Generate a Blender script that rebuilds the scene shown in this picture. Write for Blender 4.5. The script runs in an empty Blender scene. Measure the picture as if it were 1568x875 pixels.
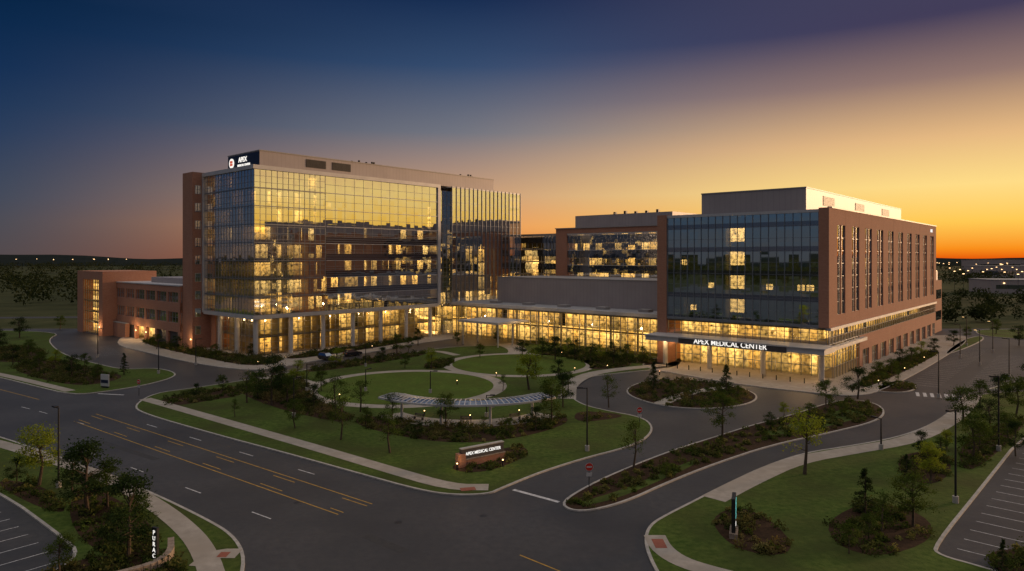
import bpy, math, random
import numpy as np
from mathutils import Vector
from mathutils.geometry import tessellate_polygon
random.seed(7); rng=np.random.default_rng(7)
scene=bpy.context.scene
COL=scene.collection
def lin(r,g,b):
    f=lambda c:(c/255/12.92) if c/255<=0.04045 else ((c/255+0.055)/1.055)**2.4
    return (f(r),f(g),f(b),1)
# ---------------------------------------------------------------- image pixels to ground
CAMH=24.5
def G(u,v):  # u, v are image pixel coordinates, cast onto flat ground
    """image pixel (column, row) projected from the camera at 24.5 m height -> ground position in metres"""
    return (CAMH*(u-784)/(v-395.0), CAMH*1045/(v-395.0))
TH=math.radians(48.8); CA,SA=math.cos(TH),math.sin(TH)
def PQ(p,q): return (p*CA-q*SA, p*SA+q*CA)
# ---------------------------------------------------------------- node helpers
class NT:
    def __init__(s,name):
        s.m=bpy.data.materials.new(name); s.m.use_nodes=True
        s.t=s.m.node_tree; s.t.nodes.clear(); s.out=s.t.nodes.new('ShaderNodeOutputMaterial')
    def n(s,typ,**k):
        nd=s.t.nodes.new(typ)
        for a,b in k.items():
            if a.startswith('i_'):
                nm=a[2:]; nd.inputs[int(nm) if nm.isdigit() else nm.replace('_',' ')].default_value=b
            else: setattr(nd,a,b)
        return nd
    def l(s,a,b): s.t.links.new(a,b)
    def math(s,op,a,b=None,c=None,clamp=False):
        nd=s.n('ShaderNodeMath',operation=op); nd.use_clamp=clamp
        for i,x in enumerate((a,b,c)):
            if x is None: continue
            if isinstance(x,(int,float)): nd.inputs[i].default_value=x
            else: s.l(x,nd.inputs[i])
        return nd.outputs[0]
    def mix(s,f,a,b):
        nd=s.n('ShaderNodeMix',data_type='RGBA')
        for i,x in ((0,f),(6,a),(7,b)):
            if isinstance(x,(int,float,tuple)): nd.inputs[i].default_value=x
            else: s.l(x,nd.inputs[i])
        return nd.outputs[2]
    def ramp(s,f,stops):
        nd=s.n('ShaderNodeValToRGB'); e=nd.color_ramp.elements
        while len(e)<len(stops): e.new(0.5)
        for i,(p,c) in enumerate(stops): e[i].position=p; e[i].color=c
        s.l(f,nd.inputs[0]); return nd.outputs[0]
M={}
def surf(name,c1,c2,scale=1.0,rough=.8,metal=0,c3=None,scale2=.08,bump=0.0,spec=.3,detail=6):
    t=NT(name); tc=t.n('ShaderNodeTexCoord')
    n1=t.n('ShaderNodeTexNoise',i_Scale=scale,i_Detail=detail,i_Roughness=.65); t.l(tc.outputs['Object'],n1.inputs['Vector'])
    f=t.math('MULTIPLY_ADD',n1.outputs[0],2.6,-.8,clamp=True)
    col=t.mix(f,(*c1,1),(*c2,1))
    if c3:
        n2=t.n('ShaderNodeTexNoise',i_Scale=scale2,i_Detail=4.0); t.l(tc.outputs['Object'],n2.inputs['Vector'])
        col=t.mix(t.math('MULTIPLY_ADD',n2.outputs[0],3.0,-1.1,clamp=True),col,(*c3,1))
    b=t.n('ShaderNodeBsdfPrincipled',i_Roughness=rough,i_Metallic=metal); b.inputs['Specular IOR Level'].default_value=spec
    t.l(col,b.inputs['Base Color'])
    if bump:
        bp=t.n('ShaderNodeBump',i_Strength=bump,i_Distance=.1); t.l(n1.outputs[0],bp.inputs['Height']); t.l(bp.outputs[0],b.inputs['Normal'])
    t.l(b.outputs[0],t.out.inputs[0]); M[name]=t.m; return t.m
def emis(name,c,s):
    t=NT(name); e=t.n('ShaderNodeEmission',i_Color=(*c,1),i_Strength=s); t.l(e.outputs[0],t.out.inputs[0]); M[name]=t.m
surf('asphalt',(.034,.034,.037),(.062,.060,.060),1.4,.55,c3=(.026,.026,.029),scale2=.09,bump=.12,spec=.4,detail=9)
surf('asphalt_patch',(.030,.030,.032),(.048,.047,.047),2,.6)
surf('grass',(.036,.070,.010),(.098,.138,.028),1.6,.95,c3=(.055,.066,.018),scale2=.13,bump=.6,spec=.1,detail=10)
surf('lawn',(.055,.105,.012),(.12,.165,.03),1.4,.95,c3=(.08,.105,.02),scale2=.2,bump=.5,spec=.1,detail=10)
surf('field',(.035,.045,.018),(.085,.088,.04),.05,.95,c3=(.03,.036,.018),scale2=.006,spec=.05)
surf('concrete',(.28,.25,.21),(.46,.41,.35),.8,.85,c3=(.32,.28,.23),scale2=.25,detail=10)
surf('kerb_concrete',(.30,.28,.25),(.48,.45,.41),1.5,.85)
surf('mulch',(.025,.015,.009),(.065,.038,.022),4,.95,spec=.1)
surf('tactile_red',(.25,.08,.05),(.32,.11,.07),3,.8)
surf('white_paint',(.3,.3,.3),(.75,.75,.75),2.5,.6)
surf('yellow_paint',(.30,.17,.025),(.62,.36,.05),2.0,.6)
surf('mullion',(.28,.29,.31),(.34,.35,.38),.3,.35,metal=.6)
surf('white_metal',(.50,.49,.49),(.62,.61,.60),.3,.4,metal=.2)
surf('trim_metal',(.30,.28,.27),(.36,.34,.33),.3,.5,metal=.2)
surf('column_concrete',(.5,.48,.45),(.6,.57,.53),1,.7)
surf('slab',(.30,.27,.23),(.38,.34,.29),.5,.8)
surf('partition',(.3,.26,.2),(.45,.4,.3),.5,.8)
surf('roof_membrane',(.26,.26,.27),(.36,.36,.37),.3,.9)
surf('dark_metal',(.02,.02,.022),(.04,.04,.042),1,.45,metal=.3)
surf('louvre_metal',(.07,.062,.06),(.10,.092,.09),1,.5)
surf('sign_navy',(.012,.02,.05),(.02,.03,.07),1,.4)
surf('stone',(.2,.15,.11),(.38,.31,.25),2.5,.9,bump=.6)
surf('bark',(.06,.042,.03),(.12,.09,.06),8,.95)
surf('tyre',(.012,.012,.012),(.02,.02,.02),3,.8)
surf('car_paint',(.03,.032,.04),(.035,.037,.045),1,.25,metal=.5,spec=.6)
surf('sign_red',(.5,.03,.02),(.6,.04,.03),2,.5)
surf('hill',(.015,.021,.022),(.026,.032,.030),.01,1,spec=0)
emis('sign_light',(1,.95,.88),1.05); emis('emblem_red',(.8,.12,.06),.7); emis('teal_light',(.2,.8,.75),.6); emis('lamp_glow',(1,.62,.25),6); emis('far_lamp',(1,.6,.28),4)
emis('soffit_light',(1,.72,.36),5)
def brick(name,c1,c2):
    t=NT(name); tc=t.n('ShaderNodeTexCoord'); s=t.n('ShaderNodeSeparateXYZ'); t.l(tc.outputs['Object'],s.inputs[0])
    cb=t.n('ShaderNodeCombineXYZ'); t.l(t.math('ADD',s.outputs[0],s.outputs[1]),cb.inputs[0]); t.l(s.outputs[2],cb.inputs[1])
    br=t.n('ShaderNodeTexBrick',i_Scale=1.0,i_Mortar_Size=.02); br.inputs['Brick Width'].default_value=.45; br.inputs['Row Height'].default_value=.16
    br.inputs['Color1'].default_value=(*c1,1); br.inputs['Color2'].default_value=(*c2,1); br.inputs['Mortar'].default_value=(.30,.22,.17,1)
    t.l(cb.outputs[0],br.inputs['Vector'])
    n=t.n('ShaderNodeTexNoise',i_Scale=.35,i_Detail=5.0); t.l(tc.outputs['Object'],n.inputs[0])
    col=t.mix(t.math('MULTIPLY',n.outputs[0],.45),br.outputs[0],(c1[0]*.6,c1[1]*.6,c1[2]*.6,1))
    b=t.n('ShaderNodeBsdfPrincipled',i_Roughness=.9); t.l(col,b.inputs['Base Color']); t.l(b.outputs[0],t.out.inputs[0]); M[name]=t.m
brick('brick',(.43,.175,.10),(.52,.24,.15))
def panels(name,c,w):
    t=NT(name); tc=t.n('ShaderNodeTexCoord'); s=t.n('ShaderNodeSeparateXYZ'); t.l(tc.outputs['Object'],s.inputs[0])
    u=t.math('ADD',s.outputs[0],s.outputs[1]); fr=t.math('FRACT',t.math('DIVIDE',u,w))
    seam=t.math('LESS_THAN',fr,.09)
    n=t.n('ShaderNodeTexNoise',i_Scale=.25,i_Detail=4.0); t.l(tc.outputs['Object'],n.inputs[0])
    col=t.mix(n.outputs[0],(c[0]*.8,c[1]*.8,c[2]*.8,1),(c[0]*1.1,c[1]*1.1,c[2]*1.1,1))
    col=t.mix(seam,col,(c[0]*.8,c[1]*.8,c[2]*.8,1))
    b=t.n('ShaderNodeBsdfPrincipled',i_Roughness=.5,i_Metallic=.15); t.l(col,b.inputs['Base Color']); t.l(b.outputs[0],t.out.inputs[0]); M[name]=t.m
panels('metal_panels',(.37,.33,.33),1.2)
def glass(name,refl,tint,fac0,opaque=None,pane=(1.5,1.5,1.53),jit=.012):
    t=NT(name); tc=t.n('ShaderNodeTexCoord')
    v=t.n('ShaderNodeVectorMath',operation='DIVIDE'); t.l(tc.outputs['Object'],v.inputs[0]); v.inputs[1].default_value=pane
    a=t.n('ShaderNodeVectorMath',operation='ADD'); t.l(v.outputs[0],a.inputs[0]); a.inputs[1].default_value=(.31,.27,.13)
    f=t.n('ShaderNodeVectorMath',operation='FLOOR'); t.l(a.outputs[0],f.inputs[0])
    w=t.n('ShaderNodeTexWhiteNoise',noise_dimensions='3D'); t.l(f.outputs[0],w.inputs[0])
    sb=t.n('ShaderNodeVectorMath',operation='SUBTRACT'); t.l(w.outputs[1],sb.inputs[0]); sb.inputs[1].default_value=(.5,.5,.5)
    sc=t.n('ShaderNodeVectorMath',operation='SCALE'); t.l(sb.outputs[0],sc.inputs[0]); sc.inputs['Scale'].default_value=jit
    g=t.n('ShaderNodeNewGeometry'); ad=t.n('ShaderNodeVectorMath',operation='ADD'); t.l(g.outputs['Normal'],ad.inputs[0]); t.l(sc.outputs[0],ad.inputs[1])
    nm=t.n('ShaderNodeVectorMath',operation='NORMALIZE'); t.l(ad.outputs[0],nm.inputs[0])
    gl=t.n('ShaderNodeBsdfGlossy',i_Roughness=.02,i_Color=(*refl,1)); t.l(nm.outputs[0],gl.inputs['Normal'])
    if opaque: tr=t.n('ShaderNodeBsdfDiffuse',i_Color=(*opaque,1))
    else: tr=t.n('ShaderNodeBsdfTransparent',i_Color=(*tint,1))
    fr=t.n('ShaderNodeFresnel',i_IOR=1.5)
    fac=t.math('MULTIPLY_ADD',fr.outputs[0],1-fac0,fac0,clamp=True)
    mx=t.n('ShaderNodeMixShader'); t.l(fac,mx.inputs[0]); t.l(tr.outputs[0],mx.inputs[1]); t.l(gl.outputs[0],mx.inputs[2])
    t.l(mx.outputs[0],t.out.inputs[0]); M[name]=t.m
glass('glass',(.97,.96,.94),(.8,.82,.75),.70)
glass('clear_glass',(.8,.85,.9),(.85,.85,.8),.12)
glass('blue_glass',(.80,.98,1.0),(.75,.8,.8),.76,pane=(2,2,2.55))
glass('spandrel_glass',(.66,.72,.8),(1,1,1),.42,opaque=(.035,.04,.055))
glass('pergola_glass',(.55,.62,.66),(.75,.8,.82),.30,pane=(1,1,5),jit=.03)
def core(name,w,z0,fh,f0,f1,zt,strength,seed=0.0,col=(1,.50,.10),col2=(1,.60,.19)):
    t=NT(name); tc=t.n('ShaderNodeTexCoord'); s=t.n('ShaderNodeSeparateXYZ'); t.l(tc.outputs['Object'],s.inputs[0])
    u=t.math('DIVIDE',t.math('ADD',s.outputs[0],s.outputs[1]),w); uf=t.math('FLOOR',u)
    v=t.math('DIVIDE',t.math('SUBTRACT',s.outputs[2],z0),fh); vf=t.math('FLOOR',v)
    cb=t.n('ShaderNodeCombineXYZ',i_2=seed); t.l(uf,cb.inputs[0]); t.l(vf,cb.inputs[1])
    wn=t.n('ShaderNodeTexWhiteNoise',noise_dimensions='3D'); t.l(cb.outputs[0],wn.inputs[0])
    thr=t.n('ShaderNodeMapRange'); t.l(s.outputs[2],thr.inputs[0]); thr.inputs[1].default_value=z0; thr.inputs[2].default_value=zt; thr.inputs[3].default_value=f0; thr.inputs[4].default_value=f1
    lit=t.math('LESS_THAN',wn.outputs[0],thr.outputs[0])
    sp=t.n('ShaderNodeSeparateColor'); t.l(wn.outputs[1],sp.inputs[0])
    br=t.math('MULTIPLY_ADD',sp.outputs[1],.8,.25)
    nz=t.n('ShaderNodeTexNoise',i_Scale=1.3,i_Detail=4.0); t.l(tc.outputs['Object'],nz.inputs[0])
    tex=t.math('MULTIPLY_ADD',nz.outputs[0],3.4,-.95,clamp=True)
    fz=t.math('MULTIPLY_ADD',t.math('FRACT',v),.9,.25)  # room light falloff painted into the emission, dimmer near each floor
    e=t.math('MULTIPLY',t.math('MULTIPLY',lit,br),t.math('MULTIPLY',tex,fz))
    e=t.math('MULTIPLY_ADD',e,strength,.012)  # faint ambient glow added to unlit rooms too
    warm=t.mix(sp.outputs[2],(*col,1),(*col2,1))
    em=t.n('ShaderNodeEmission'); t.l(warm,em.inputs[0]); t.l(e,em.inputs[1])
    t.l(em.outputs[0],t.out.inputs[0]); M[name]=t.m
def foliage(name,c1,c2,c3):
    t=NT(name); tc=t.n('ShaderNodeTexCoord'); oi=t.n('ShaderNodeObjectInfo')
    n=t.n('ShaderNodeTexNoise',i_Scale=1.3,i_Detail=5.0); t.l(tc.outputs['Object'],n.inputs[0])
    col=t.mix(t.math('MULTIPLY_ADD',n.outputs[0],3,-1,clamp=True),(*c1,1),(*c2,1))
    n2=t.n('ShaderNodeTexNoise',i_Scale=.25,i_Detail=2.0); t.l(tc.outputs['Object'],n2.inputs[0])
    f=t.math('MULTIPLY',t.math('MULTIPLY_ADD',n2.outputs[0],4,-1.8,clamp=True),oi.outputs['Random'])
    col=t.mix(f,col,(*c3,1))
    d=t.n('ShaderNodeBsdfDiffuse'); tr=t.n('ShaderNodeBsdfTranslucent'); t.l(col,d.inputs[0]); t.l(col,tr.inputs[0])
    mx=t.n('ShaderNodeMixShader',i_0=.35); t.l(d.outputs[0],mx.inputs[1]); t.l(tr.outputs[0],mx.inputs[2]); t.l(mx.outputs[0],t.out.inputs[0]); M[name]=t.m
foliage('leaves',(.04,.07,.013),(.10,.14,.028),(.13,.13,.025))
foliage('leaves_light',(.14,.20,.02),(.32,.36,.04),(.30,.26,.04))
foliage('leaves_dark',(.02,.040,.013),(.05,.075,.022),(.05,.055,.016))
foliage('shrub_leaves',(.03,.05,.013),(.10,.12,.032),(.19,.14,.055))
foliage('grass_plume',(.12,.13,.03),(.24,.22,.07),(.28,.22,.10))
foliage('far_leaves',(.014,.024,.010),(.036,.047,.018),(.042,.04,.018))
# ---------------------------------------------------------------- mesh helpers
def mesh_obj(name,verts,faces,mats,mi=None,parent=None,loc=None,smooth=False):
    me=bpy.data.meshes.new(name); me.from_pydata([tuple(v) for v in verts],[],faces)
    for m in mats: me.materials.append(M[m])
    if mi is not None: me.polygons.foreach_set('material_index',mi)
    if smooth: me.polygons.foreach_set('use_smooth',[True]*len(me.polygons))
    me.update(); ob=bpy.data.objects.new(name,me); COL.objects.link(ob)
    if parent: ob.parent=parent
    if loc: ob.location=loc
    return ob
def empty(name,loc=(0,0,0),rz=0):
    e=bpy.data.objects.new(name,None); e.empty_display_size=.5; e.location=loc; e.rotation_euler=(0,0,rz); COL.objects.link(e); return e
BF=[(0,3,2,1),(4,5,6,7),(0,1,5,4),(1,2,6,5),(2,3,7,6),(3,0,4,7)]
class Bld:
    def __init__(s,name,loc=(0,0,0),rz=TH): s.e=empty(name,loc,rz); s.d={}
    def g(s,m): return s.d.setdefault(m,([],[]))
    def box(s,m,p0,p1,q0,q1,z0,z1):
        V,F=s.g(m); n=len(V)
        V+= [(p0,q0,z0),(p1,q0,z0),(p1,q1,z0),(p0,q1,z0),(p0,q0,z1),(p1,q0,z1),(p1,q1,z1),(p0,q1,z1)]
        F+= [tuple(i+n for i in f) for f in BF]
    def poly(s,m,pts,faces=None):
        V,F=s.g(m); n=len(V); V+=list(pts)
        F+= [tuple(i+n for i in f) for f in (faces or [tuple(range(len(pts)))])]
    def cyl(s,m,x,y,r,z0,z1,r1=None,n=14,axis='z'):
        r1=r if r1 is None else r1; P=[]
        for z,rr in ((z0,r),(z1,r1)):
            for i in range(n):
                a=2*math.pi*i/n; c,d=math.cos(a)*rr,math.sin(a)*rr
                P.append((x+c,y+d,z) if axis=='z' else ((z,x+c,y+d) if axis=='x' else (x+c,z,y+d)))
        F=[(i,(i+1)%n,n+(i+1)%n,n+i) for i in range(n)]+[tuple(range(n))[::-1],tuple(range(n,2*n))]
        s.poly(m,P,F)
    def fb(s,m,face,c,u0,u1,d0,d1,z0,z1):
        if face=='A': s.box(m,u0,u1,c-d1,c-d0,z0,z1)
        else: s.box(m,c-d1,c-d0,u0,u1,z0,z1)
    def fq(s,m,face,c,u0,u1,d,z0,z1):
        if face=='A': y=c-d; s.poly(m,[(u0,y,z0),(u1,y,z0),(u1,y,z1),(u0,y,z1)])
        else: x=c-d; s.poly(m,[(x,u1,z0),(x,u0,z0),(x,u0,z1),(x,u1,z1)])
    def curtain(s,face,c,u0,u1,z0,z1,du,dz,gl='glass',mu='mullion',w=.07,dep=.12,hdep=.08,hw=.07,base=0):
        s.fq(gl,face,c,u0,u1,base,z0,z1)
        n=max(1,round((u1-u0)/du))
        for i in range(n+1):
            u=u0+(u1-u0)*i/n; s.fb(mu,face,c,u-w/2,u+w/2,base-.05,base+dep,z0,z1)
        k=max(1,round((z1-z0)/dz))
        for j in range(k+1):
            z=z0+(z1-z0)*j/k; s.fb(mu,face,c,u0-.02,u1+.02,base-.04,base+hdep,z-hw/2,z+hw/2)
    def finish(s):
        for m,(V,F) in s.d.items(): mesh_obj(m,V,F,[m],parent=s.e)
        return s.e
def text(s,parent,loc,rot,size,mat,ext=.05,sx=1.0,off=.012):
    c=bpy.data.curves.new('lettering','FONT'); c.body=s; c.size=size; c.extrude=ext; c.align_x='CENTER'; c.align_y='CENTER'; c.offset=size*off
    c.materials.append(M[mat]); o=bpy.data.objects.new('lettering',c); COL.objects.link(o); o.parent=parent; o.location=loc; o.rotation_euler=rot; o.scale=(sx,1,1); return o
def chaikin(P,it=2,closed=True):
    for _ in range(it):
        Q=[]; n=len(P); 
        if not closed: Q.append(P[0])
        for i in range(n if closed else n-1):
            a=P[i]; b=P[(i+1)%n]
            Q+=[(a[0]*.75+b[0]*.25,a[1]*.75+b[1]*.25),(a[0]*.25+b[0]*.75,a[1]*.25+b[1]*.75)]
        if not closed: Q.append(P[-1])
        P=Q
    return P
def area(P): return .5*sum(P[i][0]*P[(i+1)%len(P)][1]-P[(i+1)%len(P)][0]*P[i][1] for i in range(len(P)))
def inset(P,w):
    n=len(P); R=[]
    for i in range(n):
        a,b,c=Vector(P[i-1]),Vector(P[i]),Vector(P[(i+1)%n])
        t=((b-a).normalized()+(c-b).normalized()); t=t.normalized() if t.length>1e-6 else (c-b).normalized()
        R.append((b.x-t.y*w,b.y+t.x*w))
    return R
def flat(name,P,z,mat,parent=None):
    V=[(x,y,z) for x,y in P]; tr=tessellate_polygon([[Vector(v) for v in V]])
    fs=[]
    for a,b,c in tr:
        ar=(V[b][0]-V[a][0])*(V[c][1]-V[a][1])-(V[c][0]-V[a][0])*(V[b][1]-V[a][1])
        fs.append((a,b,c) if ar>0 else (a,c,b))
    return mesh_obj(name,V,fs,[mat],parent=parent)
def island(name,pts,mat='grass',it=2,h=.14,kw=.28):
    P=chaikin(pts,it)
    if area(P)<0: P=P[::-1]
    I=inset(P,kw); n=len(P); e=empty(name)
    V=[(x,y,-.02) for x,y in P]+[(x,y,h) for x,y in P]+[(x,y,h) for x,y in I]+[(x,y,h-.05) for x,y in I]
    F=[]
    for i in range(n):
        j=(i+1)%n
        F+= [(i,j,n+j,n+i),(n+i,n+j,2*n+j,2*n+i),(2*n+i,2*n+j,3*n+j,3*n+i)]
    mesh_obj('kerb',V,F,['kerb_concrete'],parent=e)
    flat('surface',I,h-.012,mat,parent=e); return P
def ribbon(name,pts,w,z,mat,it=2,parent=None,dash=None):
    P=chaikin(pts,it,False) if it else pts
    V=[];F=[]
    if dash:
        on,off=dash
        for a,b in zip(P[:-1],P[1:]):
            a=Vector(a);b=Vector(b);L=(b-a).length;d=(b-a)/L;nn=Vector((-d.y,d.x))*w/2;s=0
            while s<L:
                e=min(L,s+on);p0=a+d*s;p1=a+d*e;k=len(V)
                V+=[(*(p0-nn),z),(*(p1-nn),z),(*(p1+nn),z),(*(p0+nn),z)];F.append((k,k+1,k+2,k+3));s+=on+off
    else:
        for i,p in enumerate(P):
            a=Vector(P[max(0,i-1)]);b=Vector(P[min(len(P)-1,i+1)]);d=(b-a).normalized();nn=Vector((-d.y,d.x))*w/2;p=Vector(p)
            V+=[(*(p-nn),z),(*(p+nn),z)]
            if i: k=2*i; F.append((k-2,k,k+1,k-1))
    return mesh_obj(name,V,F,[mat],parent=parent)
def gp(L): return [G(*a) for a in L]
# ---------------------------------------------------------------- terrain and roads
mesh_obj('ground',[(-9000,-9000,-.01),(9000,-9000,-.01),(9000,9000,-.01),(-9000,9000,-.01)],[(0,1,2,3)],['field'])
mesh_obj('road',[(-330,-60,0),(260,-60,0),(260,236,0),(-330,236,0)],[(0,1,2,3)],['asphalt'])
isl_A=gp([(203,622),(216,634),(330,667),(450,699),(560,730),(640,752),(690,760),(748,759),(772,748),(830,724),(900,702),(960,687),(992,672),(1002,655),(985,640),(930,630),(890,620),(872,605),(876,588),(905,577),(960,571),(1000,567),(1045,562),(1045,545),(900,528),(800,520),(795,530),(740,530),(690,532),(640,539),(560,552),(500,561),(440,572),(370,584),(290,596),(235,603)])
island('lawn_block',isl_A)
isl_B=gp([(955,600),(972,588),(1010,582),(1060,582),(1110,589),(1152,600),(1163,611),(1140,622),(1080,628),(1020,624),(973,612)])
island('planted_roundabout',isl_B,'mulch')
isl_C=gp([(856,771),(872,784),(908,784),(962,769),(1022,741),(1092,713),(1182,683),(1272,664),(1342,647),(1358,632),(1342,618),(1300,612),(1262,619),(1220,634),(1150,652),(1100,668),(1030,690),(960,717),(900,744)])
island('planted_median',isl_C,'mulch')
isl_D=gp([(1020,905),(995,862),(985,830),(992,806),(1018,790),(1062,768),(1112,742),(1172,714),(1232,694),(1300,684),(1372,671),(1425,652),(1462,625),(1478,611),(1510,603),(1568,600),(1720,598),(1680,620),(1572,662),(1500,755),(1432,840),(1440,852),(1500,868),(1600,900),(1560,980),(1100,1000)])
island('grass_verge',isl_D)
isl_E=gp([(-260,620),(-120,636),(0,669),(75,695),(150,721),(240,758),(320,797),(358,820),(377,850),(372,890),(340,960),(150,960),(60,890),(122,852),(92,824),(0,756),(-150,690)])
island('grass_verge',isl_E)
isl_F=gp([(110,606),(55,593),(0,579),(-120,554),(-330,524),(-330,506),(0,506),(95,510),(74,520),(85,535),(110,548),(150,558),(190,567),(235,564),(265,569),(272,577),(228,590),(160,601)])
island('grass_verge',isl_F)
isl_G=gp([(170,528),(235,543),(300,558),(385,569),(432,563),(500,550),(570,540),(640,526),(700,519),(720,508),(600,505),(400,515),(200,510)])
island('forecourt',isl_G,'concrete')
isl_H=gp([(975,562),(1040,574),(1120,588),(1200,598),(1262,604),(1305,608),(1345,602),(1405,572),(1450,545),(1482,524),(1480,512),(1300,520),(1100,535),(1000,548)])
island('forecourt',isl_H,'concrete')
island('planted_island',gp([(1338,600),(1350,588),(1375,583),(1400,588),(1405,597),(1380,603)]),'mulch')
island('planted_island',gp([(1440,545),(1470,538),(1510,520),(1500,514),(1470,522)]),'grass')
island('grass_verge',gp([(1500,515),(1568,520),(1800,540),(1800,505),(1568,505),(1490,505)]),'grass')
island('planted_island',gp([(1496,600),(1568,582),(1640,570),(1640,576),(1568,592)]),'grass')
def disc(name,c,r,z,mat,n=72): return flat(name,[(c[0]+r*math.cos(2*math.pi*i/n),c[1]+r*math.sin(2*math.pi*i/n)) for i in range(n)],z,mat)
L1=(-19.9,129.5); L2=(1.6,157)
disc('footpath',L1,18.9,.1345,'concrete'); disc('footpath',L2,17.6,.1385,'concrete')
disc('lawn',L1,16.4,.150,'lawn'); disc('lawn',L2,15.3,.154,'lawn')
ribbon('pavement',gp([(222,612),(300,634),(400,663),(500,692),(600,722),(690,748),(748,748)]),2.0,.142,'concrete')
ribbon('footpath',gp([(868,612),(870,590),(902,573),(960,565),(1020,560)]),3.2,.1465,'concrete')
ribbon('footpath',gp([(490,592),(450,580),(400,580)]),2.4,.1465,'concrete')
ribbon('footpath',gp([(790,545),(795,536),(770,527)]),5,.1465,'concrete')
ribbon('footpath',gp([(700,545),(670,538),(640,541)]),2.2,.1465,'concrete')
ribbon('footpath',gp([(1092,766),(1150,736),(1215,707),(1300,692),(1390,677),(1440,655),(1475,628),(1490,606)]),2.6,.142,'concrete')
ribbon('footpath',gp([(-200,633),(0,680),(80,705),(170,735),(240,775),(290,815),(315,850),(330,900)]),1.9,.142,'concrete')
ribbon('footpath',gp([(1010,620),(1050,603),(1110,594)]),2.4,.142,'concrete')
ribbon('pavement',gp([(-300,528),(-100,556),(0,574),(60,588),(108,600)]),1.8,.142,'concrete')
ribbon('pavement',gp([(1002,822),(1012,842),(1040,862),(1090,878),(1180,900)]),1.9,.1435,'concrete')
ribbon('pavement',gp([(366,850),(330,850),(305,870)]),1.8,.1465,'concrete')
for a,b in (((705,752),(728,750)),((1006,828),(1013,842)),((335,852),(350,852))): ribbon('tactile_paving',gp([a,b]),1.0,.150,'tactile_red',0)
for a,b,w in (((560,820),(620,845),1.0),((150,675),(240,704),.9),((1090,700),(1140,684),.9)):
    ribbon('asphalt_repair',gp([a,b]),w,.003,'asphalt_patch',0)
for (u,v) in ((455,770),(610,800),(740,790),(900,640),(1240,675),(250,665)): disc('manhole_cover',G(u,v),.38,.0035,'dark_metal',20)
# beds
def inside(P,x,y):
    c=False;n=len(P)
    for i in range(n):
        x1,y1=P[i];x2,y2=P[i-1]
        if (y1>y)!=(y2>y) and x<(x2-x1)*(y-y1)/(y2-y1)+x1: c=not c
    return c
def leafgeo(C,S):
    n=len(C); a=rng.normal(size=(n,3)); a/=np.linalg.norm(a,axis=1)[:,None]
    r=rng.normal(size=(n,3)); b=np.cross(a,r); b/=np.linalg.norm(b,axis=1)[:,None]
    S=S[:,None]; V=np.stack([C-a*S,C-b*S*.6,C+a*S,C+b*S*.6],1).reshape(-1,3)
    return V
def leafmesh(name,C,S,mat,parent=None):
    V=leafgeo(C,S); F=np.arange(len(V)).reshape(-1,4)
    me=bpy.data.meshes.new(name); me.from_pydata(V.tolist(),[],F.tolist()); me.materials.append(M[mat]); me.update()
    o=bpy.data.objects.new(name,me); COL.objects.link(o)
    if parent: o.parent=parent
    return o
def shrubs(P,density,rmin=.35,rmax=.9,mat='shrub_leaves',zz=.13,name='shrubs',extra=True):
    xs=[p[0] for p in P];ys=[p[1] for p in P]; n=int(abs(area(P))*density); C=[];S=[]
    for _ in range(n):
        for k in range(30):
            x=random.uniform(min(xs),max(xs));y=random.uniform(min(ys),max(ys))
            if inside(P,x,y): break
        else: continue
        r=random.uniform(rmin,rmax)*(1 if random.random()<.8 else 1.3); m=int(70*r+20)
        d=rng.normal(size=(m,3)); d/=np.linalg.norm(d,axis=1)[:,None]; d*=(rng.uniform(.45,1.08,size=(m,1)))*r
        d[:,2]=np.abs(d[:,2])*random.uniform(.8,1.35)
        C.append(d+np.array([x,y,zz])); S.append(rng.uniform(.08,.18,size=m))
    if C: leafmesh(name,np.concatenate(C),np.concatenate(S),mat)
    if extra:
        shrubs(P,density*.45,.22,.48,'grass_plume',zz,'ornamental_grass',False)
        shrubs(P,density*.25,.3,.6,'leaves',zz,'shrubs',False)
def bed(pts,dens=.35,z=.1385,mulch=True,it=2,**k):
    P=chaikin(gp(pts),it)
    if mulch: flat('planting_bed',P,z,'mulch')
    shrubs(P,dens,**k)
bed([(535,648),(600,668),(700,682),(800,672),(872,650),(865,636),(800,646),(720,656),(640,651),(565,636)],.55)
bed([(378,592),(430,577),(478,583),(470,600),(492,617),(545,637),(530,650),(450,634),(400,618),(368,604)],.5,rmax=1.2)
bed([(240,614),(300,600),(378,590),(375,606),(320,615),(262,624)],.45)
bed([(800,541),(850,536),(905,545),(968,553),(965,563),(900,568),(905,558),(860,548)],.5)
bed([(470,572),(540,563),(600,553),(655,544),(650,538),(560,550),(470,566)],.5,z=.1405)
bed([(645,560),(670,552),(700,550),(690,560),(660,568)],.6,z=.1565)
bed([(686,722),(742,727),(810,700),(806,686),(776,686),(706,706)],.5,rmax=.6)
bed([(840,534),(1000,551),(1010,558),(960,557),(840,541)],.6,z=.1405,rmax=1.1)
bed([(880,650),(960,640),(940,634),(880,630)],.2,z=.1405)
bed([(215,527),(330,553),(385,562),(432,556),(430,547),(390,549),(330,540),(225,517)],.5,z=.145,rmax=1.2)
bed([(440,553),(560,536),(640,522),(640,517),(560,528),(440,545)],.4,z=.145)
shrubs(inset(isl_B if area(isl_B)>0 else isl_B[::-1],.8),.38)
shrubs(inset(isl_C if area(isl_C)>0 else isl_C[::-1],.9),.42,rmax=.7)
flat('grass_strip',chaikin(gp([(1150,668),(1230,645),(1300,625),(1335,630),(1300,648),(1200,668)])),.142,'grass')
flat('grass_strip',chaikin(gp([(885,772),(960,750),(1030,718),(1075,702),(1060,716),(1010,738),(950,764),(900,776)])),.1395,'grass')
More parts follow.
